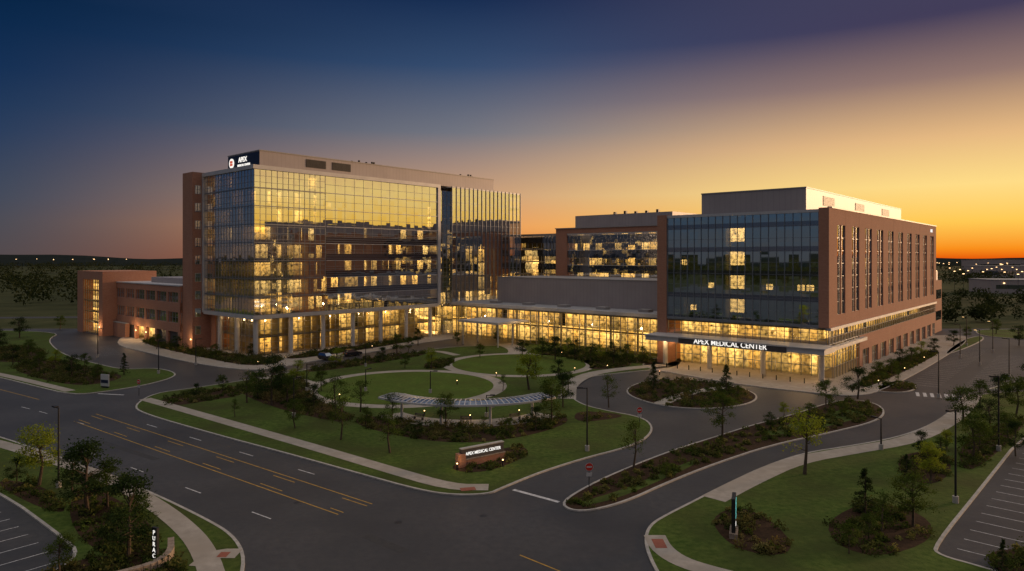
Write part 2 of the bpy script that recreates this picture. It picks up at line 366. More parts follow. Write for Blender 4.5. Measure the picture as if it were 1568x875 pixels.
bed([(1085,795),(1130,776),(1182,798),(1220,842),(1182,856),(1115,838)],.55)
bed([(1262,800),(1330,768),(1420,790),(1432,830),(1345,858),(1280,838)],.5)
bed([(1370,700),(1430,690),(1462,712),(1440,745),(1385,738)],.5)
bed([(1470,680),(1530,650),(1568,640),(1568,655),(1500,720),(1470,720)],.5)
bed([(1318,600),(1400,563),(1440,541),(1432,536),(1380,552),(1316,583)],.6,z=.145)
bed([(10,562),(80,548),(150,568),(200,578),(130,594),(60,582)],.35,rmax=1.2)
bed([(-60,540),(40,530),(75,542),(60,556),(-20,555)],.3,rmax=1.3)
bed([(120,740),(170,760),(230,800),(250,850),(160,860),(100,800)],.5,rmax=1.0)
bed([(0,735),(70,745),(110,790),(60,780),(0,748)],.5,rmax=1.0)
bed([(60,885),(130,855),(230,850),(290,872),(280,900),(100,920)],.9,rmax=.9)
bed([(1500,850),(1568,840),(1620,870),(1560,900)],.6,rmax=1.2)
shrubs(gp([(1338,598),(1352,589),(1398,589),(1400,597)]),.5)
# ---------------------------------------------------------------- markings
mk=.006
e=empty('road_markings')
ribbon('line',gp([(147,634),(570,772)]),.13,mk,'yellow_paint',0,e)
ribbon('line',gp([(140,637),(562,775)]),.12,mk,'yellow_paint',0,e,dash=(4,8))
ribbon('line',gp([(113,645),(518,788)]),.13,mk,'yellow_paint',0,e)
ribbon('line',gp([(121,643),(526,785)]),.12,mk,'yellow_paint',0,e,dash=(4,8))
ribbon('line',gp([(-200,545),(60,612)]),.14,mk,'yellow_paint',0,e)
ribbon('line',gp([(796,850),(870,880)]),.13,mk,'yellow_paint',0,e)
ribbon('line',gp([(60,665),(130,690),(500,826)]),.13,mk,'white_paint',0,e,dash=(3,9))
ribbon('line',gp([(-100,590),(60,630),(130,650)]),.13,mk,'white_paint',0,e,dash=(3,9))
ribbon('line',gp([(225,650),(500,732)]),.13,mk,'white_paint',0,e,dash=(3,9))
ribbon('stop_line',gp([(786,750),(856,769)]),.45,mk,'white_paint',0,e)
ribbon('stop_line',gp([(150,603),(190,605)]),.4,mk,'white_paint',0,e)
for i in range(7):
    u=1404+i*11; ribbon('crossing_bar',[G(u,601+i*.7),G(u+2,607+i*.7)],.55,mk,'white_paint',0,e)
def lot(a,dirv,perp,n,sp,L):
    for i in range(n):
        x=a[0]+dirv[0]*sp*i; y=a[1]+dirv[1]*sp*i
        ribbon('bay_line',[(x,y),(x+perp[0]*L,y+perp[1]*L)],.10,mk,'white_paint',0,e)
lot((37.5,57.5),(.686,.727),(.727,-.686),16,2.75,5.6)
lot((-36.5,55.2),(-.77,.64),(-.64,-.77),9,2.75,5.6)
lot(G(1390,588),(CA,SA),(SA,-CA),26,2.8,5.2)
b0=G(1470,596); lot(b0,(CA,SA),(SA,-CA),22,2.8,5.2)
lot(G(150,545),(-.6,.8),(.8,.6),8,2.8,5)
lot(G(440,566),(CA,SA),(SA*.9,-CA*.9),9,2.8,4.6)
# ---------------------------------------------------------------- tower
core('lit_rooms_a',1.9,10.35,4.6,.95,.35,44,5.6)
core('lit_rooms_b',2.2,10.35,4.6,.26,.02,47,7.0,3.0)
core('lit_rooms_c',3.0,0,4.7,.80,.02,34,6.0,5.0)
core('lit_lobby',2.2,0,5.2,.99,.99,12,3.2,7.0,(1,.48,.085),(1,.58,.15))
core('lit_podium',2.6,0,4.7,.92,.92,12,2.7,8.0,(1,.48,.085),(1,.56,.14))
core('lit_rooms_d',2.4,11.2,5.1,.02,.04,34,5.5,9.0)
core('lit_rooms_e',2.5,14.6,4.9,.40,.32,34,5.5,12.0)
core('lit_stair',3,0,4,.9,.9,20,3.2,15.0)
core('lit_room_panel',30,0,40,1.1,1.1,40,11,2.0)
B=Bld('hospital_tower')
P0,Q0=83.7,156.7; ZT=47.2; ZB=10.35; P1=P0+20; P2=P0+60.7
def rooms(B,cm,p0,p1,q0,q1,z0,z1,fh,d=4.5,part=6.0,th=.4,faces='AB',back=True):
    B.box(cm,p0+d,p1-.6 if not back else p1-d,q0+d,q1-1,z0+.05,z1-.35)
    n=max(1,round((z1-z0)/fh))
    for i in range(n+1):
        z=z0+(z1-z0)*i/n; B.box('slab',p0+.25,p1-.25,q0+.25,q1-.25,z-(th if i else 0),z+.12 if i<n else z)
    if 'A' in faces:
        u=p0+part
        while u<p1-d-.5: B.box('partition',u,u+.2,q0+.35,q0+d-.02,z0+.1,z1-.1); u+=part*random.choice([.5,1,1,1.5])
    if 'B' in faces:
        u=q0+part
        while u<q1-d-.5: B.box('partition',p0+.35,p0+d-.02,u,u+.2,z0+.1,z1-.1); u+=part*random.choice([.5,1,1,1.5])
rooms(B,'lit_rooms_a',P0,P1-.1,Q0,Q0+27,ZB+.5,ZT-.4,4.6,d=3.2,th=1.0,back=False)
rooms(B,'lit_rooms_b',P1+.1,P2,Q0,Q0+27,ZB+.5,ZT-.4,4.6,d=2.4,faces='A')
B.curtain('A',Q0,P0,P1,ZB,ZT-1,1.54,1.53,dep=.1)
B.curtain('B',P0,Q0,Q0+26.3,ZB,ZT-1,1.54,1.53,dep=.1)
B.curtain('A',Q0,P1+.06,P2-.6,ZB,ZT-1,3.1,2.3,dep=.06,w=.06)
nf=8; fh=(ZT-1-ZB)/nf
for i in range(nf):
    z=ZB+i*fh
    if i<5: B.fb('spandrel_glass','A',Q0,P1+.3,P2-.7,.065,.12,z+.04,z+1.75)
    B.fb('white_metal','A',Q0,P1+.2,P2-.65,-.02,.34,z-.07,z+.06)
    if i<5:
        for k in (.6,1.2,1.8,2.9): B.fb('mullion','A',Q0,P1+.22,P2-.66,.0,.24,z+k-.03,z+k+.03)
    else: B.fb('mullion','A',Q0,P1+.22,P2-.66,.0,.14,z+2.2,z+2.26)
for i in range(nf):
    z=ZB+i*fh; B.fb('mullion','A',Q0,P0,P1,-.02,.2,z-.1,z+.1); B.fb('mullion','B',P0,Q0-.25,Q0+26,-.02,.2,z-.1,z+.1)
B.box('white_metal',P0-.5,P2+.5,Q0-.5,Q0+27,ZT-1,ZT); B.box('roof_membrane',P0+.1,P2+.1,Q0+.1,Q0+26.5,ZT,ZT+.02)
B.box('white_metal',P2-.6,P2+.5,Q0-.48,Q0+3,ZB-.5,ZT-1.003); B.box('white_metal',P0-.5,P0+3,Q0+26.3,Q0+27,ZB-.5,ZT-1.003)
B.box('white_metal',P0-.45,P2-.61,Q0-.45,Q0+26.2,ZB-.9,ZB)
rooms(B,'lit_podium',P0+2.2,P2,Q0+2.6,Q0+24,0.15,ZB-.95,4.6,d=4)
B.curtain('A',Q0+2.6,P0+2.2,P2,0.1,ZB-.9,1.9,1.55,gl='clear_glass',w=.12,hw=.1)
B.curtain('B',P0+2.2,Q0+2.6,Q0+24,0.1,ZB-.9,1.9,1.55,gl='clear_glass',w=.12,hw=.1)
B.box('brick',P0+1.8,P0+9,Q0+24,Q0+27,0,ZB-.9)
for i in range(7): B.cyl('column_concrete',P0+.8+i*9.5,Q0+.7,.58,0,ZB-.9)
for i in range(1,3): B.cyl('column_concrete',P0+.8,Q0+.7+i*9.3,.58,0,ZB-.9)
B.box('brick',P0-3,P0+12,Q0+27.05,Q0+33,-.3,ZT+.2)
for i in range(9):
    z=4+i*4.7; B.box('white_metal',P0-2.3,P0-.75,Q0+27.0,Q0+27.3,z-.05,z+2.25); B.fq('blue_glass','A',Q0+27,P0-2.22,P0-.82,.03,z+.02,z+2.18)
B.box('brick',P0+12.05,P0+99.7,Q0+27.1,Q0+31,0,ZT-.4)
R0=P2+.55; R1=P0+66.3; E1=P0+99.7
rooms(B,'lit_rooms_a',R0,R1,Q0+2.2,Q0+14,.15,ZT-1.5,4.6,d=2,part=50)
B.curtain('A',Q0+2.2,R0,R1,.1,ZT-1.5,1.6,1.53)
rooms(B,'lit_rooms_c',R1,E1,Q0,Q0+26,.15,ZT-.9,4.7,d=2.6,faces='A')
B.curtain('A',Q0,R1+.1,E1,.1,ZT-.5,1.96,2.33,dep=.1,w=.06)
for i in range(18):
    u=R1+.1+(E1-R1-.1)*i/17; B.fb('mullion','A',Q0,u-.07,u+.07,.0,.26,8,ZT)
B.fq('glass','B',R1,Q0,Q0+2.2,0,.1,ZT-.5)
B.box('white_metal',R1,E1,Q0-.1,Q0+26,ZT-.5,ZT-.1)
a0,a1,c0,c1=P0+2.5,P0+88,Q0+2,Q0+18.3
B.box('metal_panels',a0,a1,c0,c1,ZT+.02,51.1); B.box('trim_metal',a0-.12,a1+.12,c0-.12,c1+.12,51.1,51.35)
for u in (13,21):
    B.box('dark_metal',a0+u,a0+u+6,c0-.06,c0+.1,48.3,50.4)
    for k in range(8): B.box('louvre_metal',a0+u,a0+u+6,c0-.16,c0-.07,48.35+k*.26,48.47+k*.26)
B.box('sign_navy',a0-.14,a0-.003,c0+.1,c1-.2,ZT+.1,50.9)
B.cyl('sign_light',c0+14,49.1,1.25,a0-.28,a0-.15,n=24,axis='x')
for (dy,dz) in ((-.35,.35),(.35,.35),(-.35,-.35),(.35,-.35)): B.cyl('emblem_red',c0+14+dy,49.1+dz,.36,a0-.33,a0-.285,n=16,axis='x')
for (u,n) in ((31,6),(75,4)):
    for i in range(n):
        h=random.uniform(.5,1.2); B.cyl('dark_metal',a0+u+i*1.4,c0+3+random.random()*3,.3,51.35,51.35+h+.4,n=8); B.box('dark_metal',a0+u+i*1.4-.5,a0+u+i*1.4+.3,c0+4,c0+5,51.352,51.35+h*.7)
B.finish()
text('APEX',B.e,(a0-.2,c0+8.2,49.6),(math.pi/2,0,-math.pi/2),1.8,'sign_light')
text('MEDICAL CENTER',B.e,(a0-.2,c0+7.6,48.2),(math.pi/2,0,-math.pi/2),.8,'sign_light')
# ---------------------------------------------------------------- entrance wing (brick and glass)
B=Bld('hospital_entrance_wing')
p0,q0=142.6,41.6; zt=34.2; zb=11.0; q1=q0+37.2; p1=p0+110
rooms(B,'lit_rooms_d',p0+.1,p0+30,q0+1.5,q1-1,zb+.3,zt-2.2,5.1,d=3.5,faces='B',part=4)
B.curtain('B',p0,q0+2.0,q1-1.8,zb,zt-.6,1.68,2.55,gl='blue_glass',dep=.22,w=.09,hdep=.06)
for z in (11.2,16.3,21.4,26.5,31.6): B.fq('spandrel_glass','B',p0,q0+2.1,q1-1.9,.02,z-.7,z+.35)
B.box('white_metal',p0-.3,p0+.9,q0+.9,q1-1.8,zt-.6,zt); B.box('mullion',p0-.3,p0+.5,q0+1.9,q1-1.8,zb-.5,zb)
for (s,fl) in [(18.9,0),(18.9,1),(18.9,2),(18.9,3),(12,1.0),(25,1.0),(3.8,1),(5.6,1),(29.2,.0),(31.3,2.0)]:
    z=11.7+fl*5.1; w=1.55 if s==18.9 else .7
    B.box('lit_room_panel',p0+.5,p0+.6,q0+s-w,q0+s+w,z+1.0,z+3.9 if w>1 else z+2.2)
B.box('brick',p0-.5,p0+4,q1-1.75,q1+.6,-.2,zt+.15); B.box('brick',p0-.45,p0+1.2,q0-.05,q0+1.9,zb-.4,zt+.25)
n=10; bay=10.6; s0=5.2
x=p0+1.2; zl,zh=12.9,31.2
for i in range(n+1):
    xe=p0+s0+i*bay if i<n else p1
    B.box('brick',x,xe,q0,q0+.7,zb-.4,zt+.2)
    if i<n:
        x2=xe+5.6
        B.box('brick',xe,x2,q0+.01,q0+.7,zh,zt+.19); B.box('brick',xe,x2,q0+.01,q0+.7,zb-.39,zl)
        B.curtain('A',q0+.3,xe,x2,zl,zh,1.87,2.55,gl='glass',w=.12,dep=.12,hw=.1)
        for k in range(4): B.fb('spandrel_glass','A',q0+.3,xe+.06,x2-.06,.01,.05,zl+3.2+k*4.6,zl+4.4+k*4.6)
        B.box('brick',xe+2.5,xe+3.1,q0+.05,q0+.4,zl,zh)
        x=x2
B.box('slab',p0+1.3,p1,q0+.75,q0+4,zb-.2,zb+.2); 
B.box('lit_rooms_e',p0+30.5,p1-1,q0+3,q1-1,zb+.3,zt-1.2)
B.box('trim_metal',p0+1.2,p1+.2,q0-.14,q0+.75,zt+.2,zt+.5)
B.box('roof_membrane',p0+.95,p1,q0+.8,q1,zt-.9,zt-.5); B.box('brick',p1-.5,p1+.05,q0+.71,q1+.3,0,zt+.2); B.box('brick',p0+4.05,p1-.52,q1-.3,q1+.3,0,zt+.2)
B.box('white_metal',p0+.2,p1-.1,q0-.25,q0+.8,zb-1.0,zb-.42)
B.curtain('A',q0+.3,p0+.6,p1,7.2,zb-1.0,2.1,1.4,gl='clear_glass',w=.1); B.box('lit_lobby',p0+6,p0+24,q0+4.5,q1-2,.2,zb-1.1); B.box('lit_podium',p0+24.1,p1-1,q0+4.5,q1-2,.2,zb-1.1)
B.box('brick',p0+22,p1,q0+.1,q0+.7,3.9,7.2); B.curtain('A',q0+.3,p0+4,p0+22,.1,7.15,2.1,2.2,gl='clear_glass',w=.1)
x=p0+22
while x<p1-3:
    B.box('brick',x,x+2.5,q0+.1,q0+.7,-.2,3.9); B.curtain('A',q0+.5,x+2.5,min(x+8,p1),.1,3.9,1.8,1.9,gl='glass',w=.1); x+=8
B.curtain('B',p0+.3,q0+.6,q1-1.9,7.2,zb-.55,1.68,1.1,gl='clear_glass',w=.09); B.box('slab',p0+.5,p1-1,q0+.8,q1-2,6.6,7.15); B.box('slab',p0+.5,p1-1,q0+.8,q1-2,zb-.95,zb-.6)
B.curtain('B',p0+4,q0+.6,q1-1.9,.1,6.55,2.1,2.2,gl='clear_glass',w=.14,hw=.12)
ca=p0-6.6
B.box('white_metal',ca,p0+.25,q0-1.0,q1+.2,6.0,7.0); B.box('white_metal',p0+.252,p0+24,q0-1.0,q0+.05,6.2,6.9)
B.box('louvre_metal',ca-.08,ca-.01,q0+6,q1-8,5.9,7.25); B.box('white_metal',ca-.25,p0+.2,q0-1.3,q1+.5,7.0,7.2)
for s in (2,13.6,25.4,36.2): B.cyl('column_concrete',p0-1,q0+s-.8,.55,0,6.0)
for s in (3,10,17,24,31): 
    for pp in (p0-4.6,p0+1.5): B.cyl('soffit_light',pp,q0+s,.3,5.96,5.995,n=10)
for s in range(6): B.box('white_metal',p0+3.85,p0+3.95,q0+12+s*2.2,q0+12.1+s*2.2,.1,3.2)
for s in range(12): B.cyl('dark_metal',p0-5.5,q0+3+s*2.7,.09,0.1,1.1,n=8)
a0,c0=p0+3,q0+5.4
B.box('metal_panels',a0,a0+85,c0,c0+23,zt-.5,38.9); B.box('trim_metal',a0-.1,a0+85.1,c0-.1,c0+23.1,38.9,39.15)
for u in (11,36,62):
    B.box('dark_metal',a0+u,a0+u+8,c0-.06,c0+.1,35.9,38)
    for k in range(8): B.box('louvre_metal',a0+u,a0+u+8,c0-.16,c0-.07,35.95+k*.26,36.07+k*.26)
B.box('brick',p1+.1,p1+16,q0+1,q1,-.2,17); B.box('metal_panels',p1+2,p1+15,q0+2,q1-2,17,20)
B.fq('spandrel_glass','A',q0+1,p1+1,p1+15,.03,11,14); B.fq('spandrel_glass','A',q0+1,p1+1,p1+15,.03,4,7)
B.finish()
text('APEX MEDICAL CENTER',B.e,(ca-.14,59.3,6.58),(math.pi/2,0,-math.pi/2),1.5,'sign_light',sx=.97,off=.006)
text('APEX',B.e,(p1-8,q0-.1,32.8),(math.pi/2,0,0),1.3,'sign_light')
# ---------------------------------------------------------------- lobby
B=Bld('lobby_building')
lp=150.0
B.box('lit_lobby',lp+5,lp+30,81,155,.15,9.2); B.box('slab',lp+.3,lp+31,80.2,156,9.2,9.75); B.box('slab',lp+3,lp+30,80.2,156,4.7,4.95)
B.curtain('B',lp,79.3,156.3,.1,9.6,2.15,1.6,gl='clear_glass',mu='mullion',w=.13,dep=.2,hw=.09)
for i in range(10): B.cyl('column_concrete',lp+1.4,82+i*8.1,.3,.1,9.2)
B.box('white_metal',lp-.9,lp+31,79.3,156.4,9.76,10.6); B.box('roof_membrane',lp,lp+31,79.8,156,10.6,10.63)
B.box('metal_panels',lp+9,lp+31,80,145,10.63,18.3); B.box('trim_metal',lp+8.9,lp+31.1,79.9,145.1,18.3,18.55)
for i in range(5): B.box('trim_metal',lp+3,lp+5.5,88+i*13,91+i*13,10.63,11.3)
B.box('white_metal',136,149,124,139.5,6.3,6.9)
for a in (137,143):
    for b in (125,138.4): B.cyl('white_metal',a,b,.2,0,6.3)
for b in (128,135): B.cyl('soffit_light',141,b,.3,6.26,6.295,n=10)
B.finish()
# ---------------------------------------------------------------- rear ward block
B=Bld('ward_block')
B.box('lit_rooms_e',189,213,80,136.9,.2,32.5); 
B.curtain('B',185,79,137,10.6,32.6,2.4,2.45,gl='glass',w=.08)
for i in range(5):
    z=9.7+i*4.9; B.fb('spandrel_glass','B',185,79,137,.13,.2,z+.1,z+2.5); B.fb('white_metal','B',185,79,137,.0,.3,z+2.5,z+2.66); B.box('slab',185.3,188.8,79,137,z+.6,z+1.2)
B.box('brick',184.4,216,79,141.6,32.6,34.2); B.box('brick',184.4,216,137.02,141.6,0,32.598)
B.fb('white_metal','B',185,79,137.0,.1,.5,32.2,32.6)
B.box('trim_metal',184.1,216.2,78.9,141.8,34.2,34.5)
B.box('metal_panels',192,213,102,139,34.5,38.9); B.box('metal_panels',190,205,80,101.9,34.5,37.5)
for i in range(5): B.box('dark_metal',194,195,108+i*4,108.8+i*4,38.9,39.6+random.random()*.4)
B.box('lit_rooms_c',194,200,141.7,165,.2,31.5); B.curtain('B',190,141.7,165,.1,32.3,2.2,2.3,w=.08)
for i in range(7): B.fb('spandrel_glass','B',190,141.7,165,.12,.2,1.5+i*4.7,3.7+i*4.7); B.box('slab',190.3,193.8,141.7,165,1.8+i*4.7,2.3+i*4.7)
B.box('trim_metal',189.8,201,141.65,165,32.3,33)
B.finish()
# ---------------------------------------------------------------- service wing
B=Bld('service_wing')
w=80.0
for (a,b) in ((9.6,12.2),(15.0,16.7)): B.box('brick',w,w+18,189.8,236,a,b)
B.box('brick',w+.02,w+18,189.8,236,4.2,6.6)
for qq in np.arange(189.8,236,7.7):
    B.box('brick',w+.01,w+1,qq,qq+1.2,-.2,15)
B.box('lit_stair',w+5,w+17,190,236,.1,4.1); B.box('spandrel_glass',w+3,w+17,190,236,6.6,15)
for z in (6.6,12.2): B.curtain('B',w+.5,189.8,236,z,z+2.9,1.9,1.5,w=.08)
B.box('louvre_metal',w+.6,w+.7,189.8,208,0,4.2); B.box('louvre_metal',w+.6,w+.7,222,236,0,4.2)
B.box('white_metal',w-.15,w+18.1,189.7,236.05,16.7,17.0); B.box('metal_panels',w+5,w+16,196,222,17,18.6)
t0=76.0
B.box('brick',t0,t0+16,254,259.5,-.2,20.2); B.box('brick',t0,t0+16,236.1,239.5,-.2,20.2); B.box('brick',t0+.01,t0+15.9,239.5,254,17.5,20.19)
B.box('lit_stair',t0+3,t0+15,239.6,253.9,.1,17.4); B.curtain('B',t0+.4,239.5,254,.1,17.5,2.1,2.2,gl='clear_glass',w=.12)
for k in range(5): B.box('slab',t0+.6,t0+3,239.6,253.9,3.4*k+.2,3.4*k+.5)
B.box('brick',t0+3,t0+4.2,226,235.8,-.2,4.3); B.box('kerb_concrete',t0+2.9,t0+4.3,226,235.9,4.3,4.5)
for qq,pp in ((219.6,w-.2),(212,w-.2),(184,80.5),(238,t0-.15)):
    B.box('lamp_glow',pp-.15,pp,qq,qq+.3,2.6,2.9)
B.finish()
# ---------------------------------------------------------------- pergola
def arcpt(r,a): return (-6.8+r*math.sin(a),115.8-r*math.cos(a))
B=Bld('shade_pergola',rz=0)
N=36; A0=math.radians(47)
for i in range(N):
    a=-A0+2*A0*i/N; b=-A0+2*A0*(i+1)/N
    prof=[(13.9,3.3),(15,3.6),(16.4,3.7),(18.2,3.4)]
    for (r0,z0),(r1,z1) in zip(prof[:-1],prof[1:]):
        B.poly('pergola_glass',[(*arcpt(r0,a),z0),(*arcpt(r0,b),z0),(*arcpt(r1,b),z1),(*arcpt(r1,a),z1)],[(0,1,2,3)])
def arcbox(m,r0,r1,a,b,z0,z1,zz=0):
    P=[(*arcpt(r0,a),z0),(*arcpt(r1,a),z0+zz),(*arcpt(r1,b),z0+zz),(*arcpt(r0,b),z0)]; P+=[(x,y,z+z1-z0) for x,y,z in P]; B.poly(m,P,BF)
for i in range(N):
    a=-A0+2*A0*i/N; b=-A0+2*A0*(i+1)/N
    arcbox('white_metal',18.2,18.42,a,b,3.2,3.46); arcbox('white_metal',13.68,13.9,a,b,3.1,3.36); arcbox('white_metal',15.95,16.15,a,b,3.3,3.55); arcbox('white_metal',17.2,17.28,a,b,3.50,3.58); arcbox('white_metal',14.95,15.03,a,b,3.52,3.6)
for i in range(0,N+1):
    a=-A0+2*A0*i/N; h=.0035
    for (r0,z0),(r1,z1) in (((13.9,3.28),(15,3.58)),((15,3.58),(16.4,3.68)),((16.4,3.68),(18.2,3.38))):
        arcbox('white_metal',r0,r1,a-h,a+h,z0,z0+.09,z1-z0)
for k in (-38,-13,13,38):
    a=math.radians(k); x,y=arcpt(16,a); B.cyl('white_metal',x,y,.2,.1,3.0)
    arcbox('white_metal',13.9,18.2,a-.009,a+.009,2.95,3.14)
B.finish()
flat('footpath',[arcpt(13.2,math.radians(t)) for t in range(-52,53,4)]+[arcpt(17.6,math.radians(t)) for t in range(52,-53,-4)],.1605,'concrete')
for k in (-29,0,29):
    a=math.radians(k); x,y=arcpt(15,a); b=Bld('park_bench',(x,y,.16),a)
    for j in range(4): b.box('stone',-.9,.9,-.22+j*.12,-.13+j*.12,.42,.46)
    for j in range(3): b.box('stone',-.9,.9,.27,.30,.52+j*.13,.62+j*.13)
    for s in (-.75,.7): b.box('dark_metal',s,s+.06,-.2,.26,0,.415); b.box('dark_metal',s,s+.06,.225,.265,.0,.9)
    b.finish()
# ---------------------------------------------------------------- signs
def face_dir(a,b): return math.atan2(b[1]-a[1],b[0]-a[0])
a=G(706,718); b=G(773,704); L=math.dist(a,b); S=Bld('monument_sign',(*a,.13),face_dir(a,b))
S.box('brick',0,L,0,.7,0,.75); S.box('stone',-.1,L+.1,-.08,.78,.75,.87); S.box('louvre_metal',.15,L-.1,.1,.6,.87,2.0); S.box('brick',-.25,.6,-.12,.85,0,1.5); S.box('kerb_concrete',.1,L-.05,.05,.65,2.0,2.1)
S.finish(); text('APEX MEDICAL CENTER',S.e,(L/2+.05,.06,1.42),(math.pi/2,0,0),.50,'sign_light',.02,sx=.92)
x,y=G(1124,826); S=Bld('wayfinding_sign',(x,y,.13),math.radians(70))
S.box('dark_metal',-.15,1.75,-.12,.22,0,3.4); S.box('stone',-.35,1.95,-.3,.4,0,.45)
for k in range(4): S.box('teal_light',.1,1.5-.15*k,-.15,-.121,2.9-k*.42,3.08-k*.42)
S.box('sign_light',.1,.5,-.15,-.121,1.0,1.3); S.finish()
x,y=G(238,868); S=Bld('wayfinding_sign',(x,y,.13),math.radians(-25)); S.box('dark_metal',-.3,.3,-.1,.1,0,3.0); S.box('stone',-.45,.45,-.2,.2,0,.3)
S.finish(); text('P\nU\nR\nA\nC',S.e,(0,-.13,1.7),(math.pi/2,0,0),.46,'sign_light',.01)
x,y=G(161,595); S=Bld('wayfinding_sign',(x,y,.13),math.radians(-20)); S.box('white_metal',-1,1,-.1,.1,.3,2.5); S.box('sign_navy',-.9,.9,-.13,-.101,.9,1.5); S.box('dark_metal',-.9,.9,-.05,.05,0,.3); S.finish()
def noentry(u,v,rz=0,h=2.9):
    x,y=G(u,v); S=Bld('traffic_sign',(x,y,.1),rz)
    S.cyl('dark_metal',0,0,.045,0,h,n=8); S.cyl('white_metal',0,h-.45,.44,-.075,-.06,n=24,axis='y'); S.cyl('sign_red',0,h-.45,.40,-.09,-.076,n=24,axis='y'); S.box('white_paint',-.28,.28,-.1,-.091,h-.52,h-.38)
    S.box('white_metal',-.3,.3,-.07,-.055,h-1.45,h-1.05); S.finish()
noentry(902,752,.1); noentry(213,607,-.4); noentry(979,655,.2)
def lamp(u,v,h=8.5,rz=0,lit=False):
    x,y=G(u,v); S=Bld('street_lamp',(x,y,.1),rz)
    S.cyl('kerb_concrete',0,0,.28,0,.7,n=12); S.cyl('dark_metal',0,0,.11,.7,h,.07,n=10); S.box('dark_metal',0,.9,-.04,.04,h-.12,h-.02); S.box('dark_metal',.55,1.3,-.2,.2,h-.1,h+.06)
    if lit: S.box('lamp_glow',.65,1.2,-.14,.14,h-.13,h-.101)
    S.finish()
for L_ in [(899,692,8,3.1),(1463,772,9.3,3.6),(1529,692,9.5,3.4),(90,748,8.5,2.5),(659,603,4,0),(243,573,7,0),(1349,690,4,2),(450,640,6,1),(1437,610,8,2),(1545,580,8,2),(1500,560,8,2,True),(745,640,3.4,0),(560,600,4,1),(820,575,4,1),(1470,548,8,2),(1520,540,8,2,True),(1480,530,8,2,True),(470,600,5,0),(560,562,5,0),(300,560,6,0),(150,548,7,0)]:
    lamp(*L_)
BL=Bld('bollard_lights',rz=0); blp=[]
for (u,v) in [(520,612),(700,590),(760,578),(880,570),(930,566),(650,638),(720,645),(795,637),(860,545),(1010,575),(1305,602),(1345,590),(1385,570),(1415,553),(395,560),(570,535),(700,722),(770,716)]:
    x,y=G(u,v); BL.cyl('dark_metal',x,y,.09,.1,.85,n=8); BL.cyl('lamp_glow',x,y,.075,.85,.95,n=8); blp.append((x,y))
BL.finish()
pts=chaikin(gp([(262,840),(262,862),(235,880),(190,893),(160,900)]),2,False)
S=Bld('stone_wall',rz=0)
for k in range(len(pts)-1):
    a,b=Vector(pts[k]),Vector(pts[k+1]); d=(b-a).normalized(); n_=Vector((-d.y,d.x))*.25
    P=[(*(a-n_),0),(*(b-n_),0),(*(b+n_),0),(*(a+n_),0)]; P+=[(x,y,.95) for x,y,_ in P]; S.poly('stone',P,BF)
S.finish()
# ---------------------------------------------------------------- cars
def car(x,y,rz):
    C=Bld('parked_car',(x,y,.0),rz)
    prof=[(-2.25,.45),(-2.3,.85),(-2.15,1.0),(-1.2,1.05),(1.0,1.02),(2.1,.88),(2.3,.65),(2.28,.4),(1.9,.3),(-2.0,.3)]
    n=len(prof); V=[(a,-.9,b) for a,b in prof]+[(a,.9,b) for a,b in prof]
    C.poly('car_paint',V,[tuple(range(n)),tuple(range(2*n-1,n-1,-1))]+[(i,n+i,n+(i+1)%n,(i+1)%n) for i in range(n)])
    lo=[(-2.1,-.84,1.0),(1.05,-.84,1.0),(1.05,.84,1.0),(-2.1,.84,1.0)]; hi=[(-1.8,-.66,1.62),(.25,-.66,1.62),(.25,.66,1.62),(-1.8,.66,1.62)]
    C.poly('spandrel_glass',lo+hi,BF); C.box('car_paint',-1.85,.28,-.69,.69,1.6,1.67)
    for a in (-1.4,1.4):
        for b in (-.92,.72): C.cyl('tyre',a,.34,.34,b,b+.2,n=16,axis='y'); C.cyl('louvre_metal',a,.34,.19,b-.01 if b<0 else b+.2,b if b<0 else b+.21,n=12,axis='y')
    for a in (-.75,.45): C.box('louvre_metal',2.22,2.3,a,a+.3,.62,.76)
    for a in (-.8,.5): C.box('sign_red',-2.31,-2.25,a,a+.3,.72,.9)
    C.finish()
car(*G(540,545),TH); car(*G(500,551),TH-1.5)
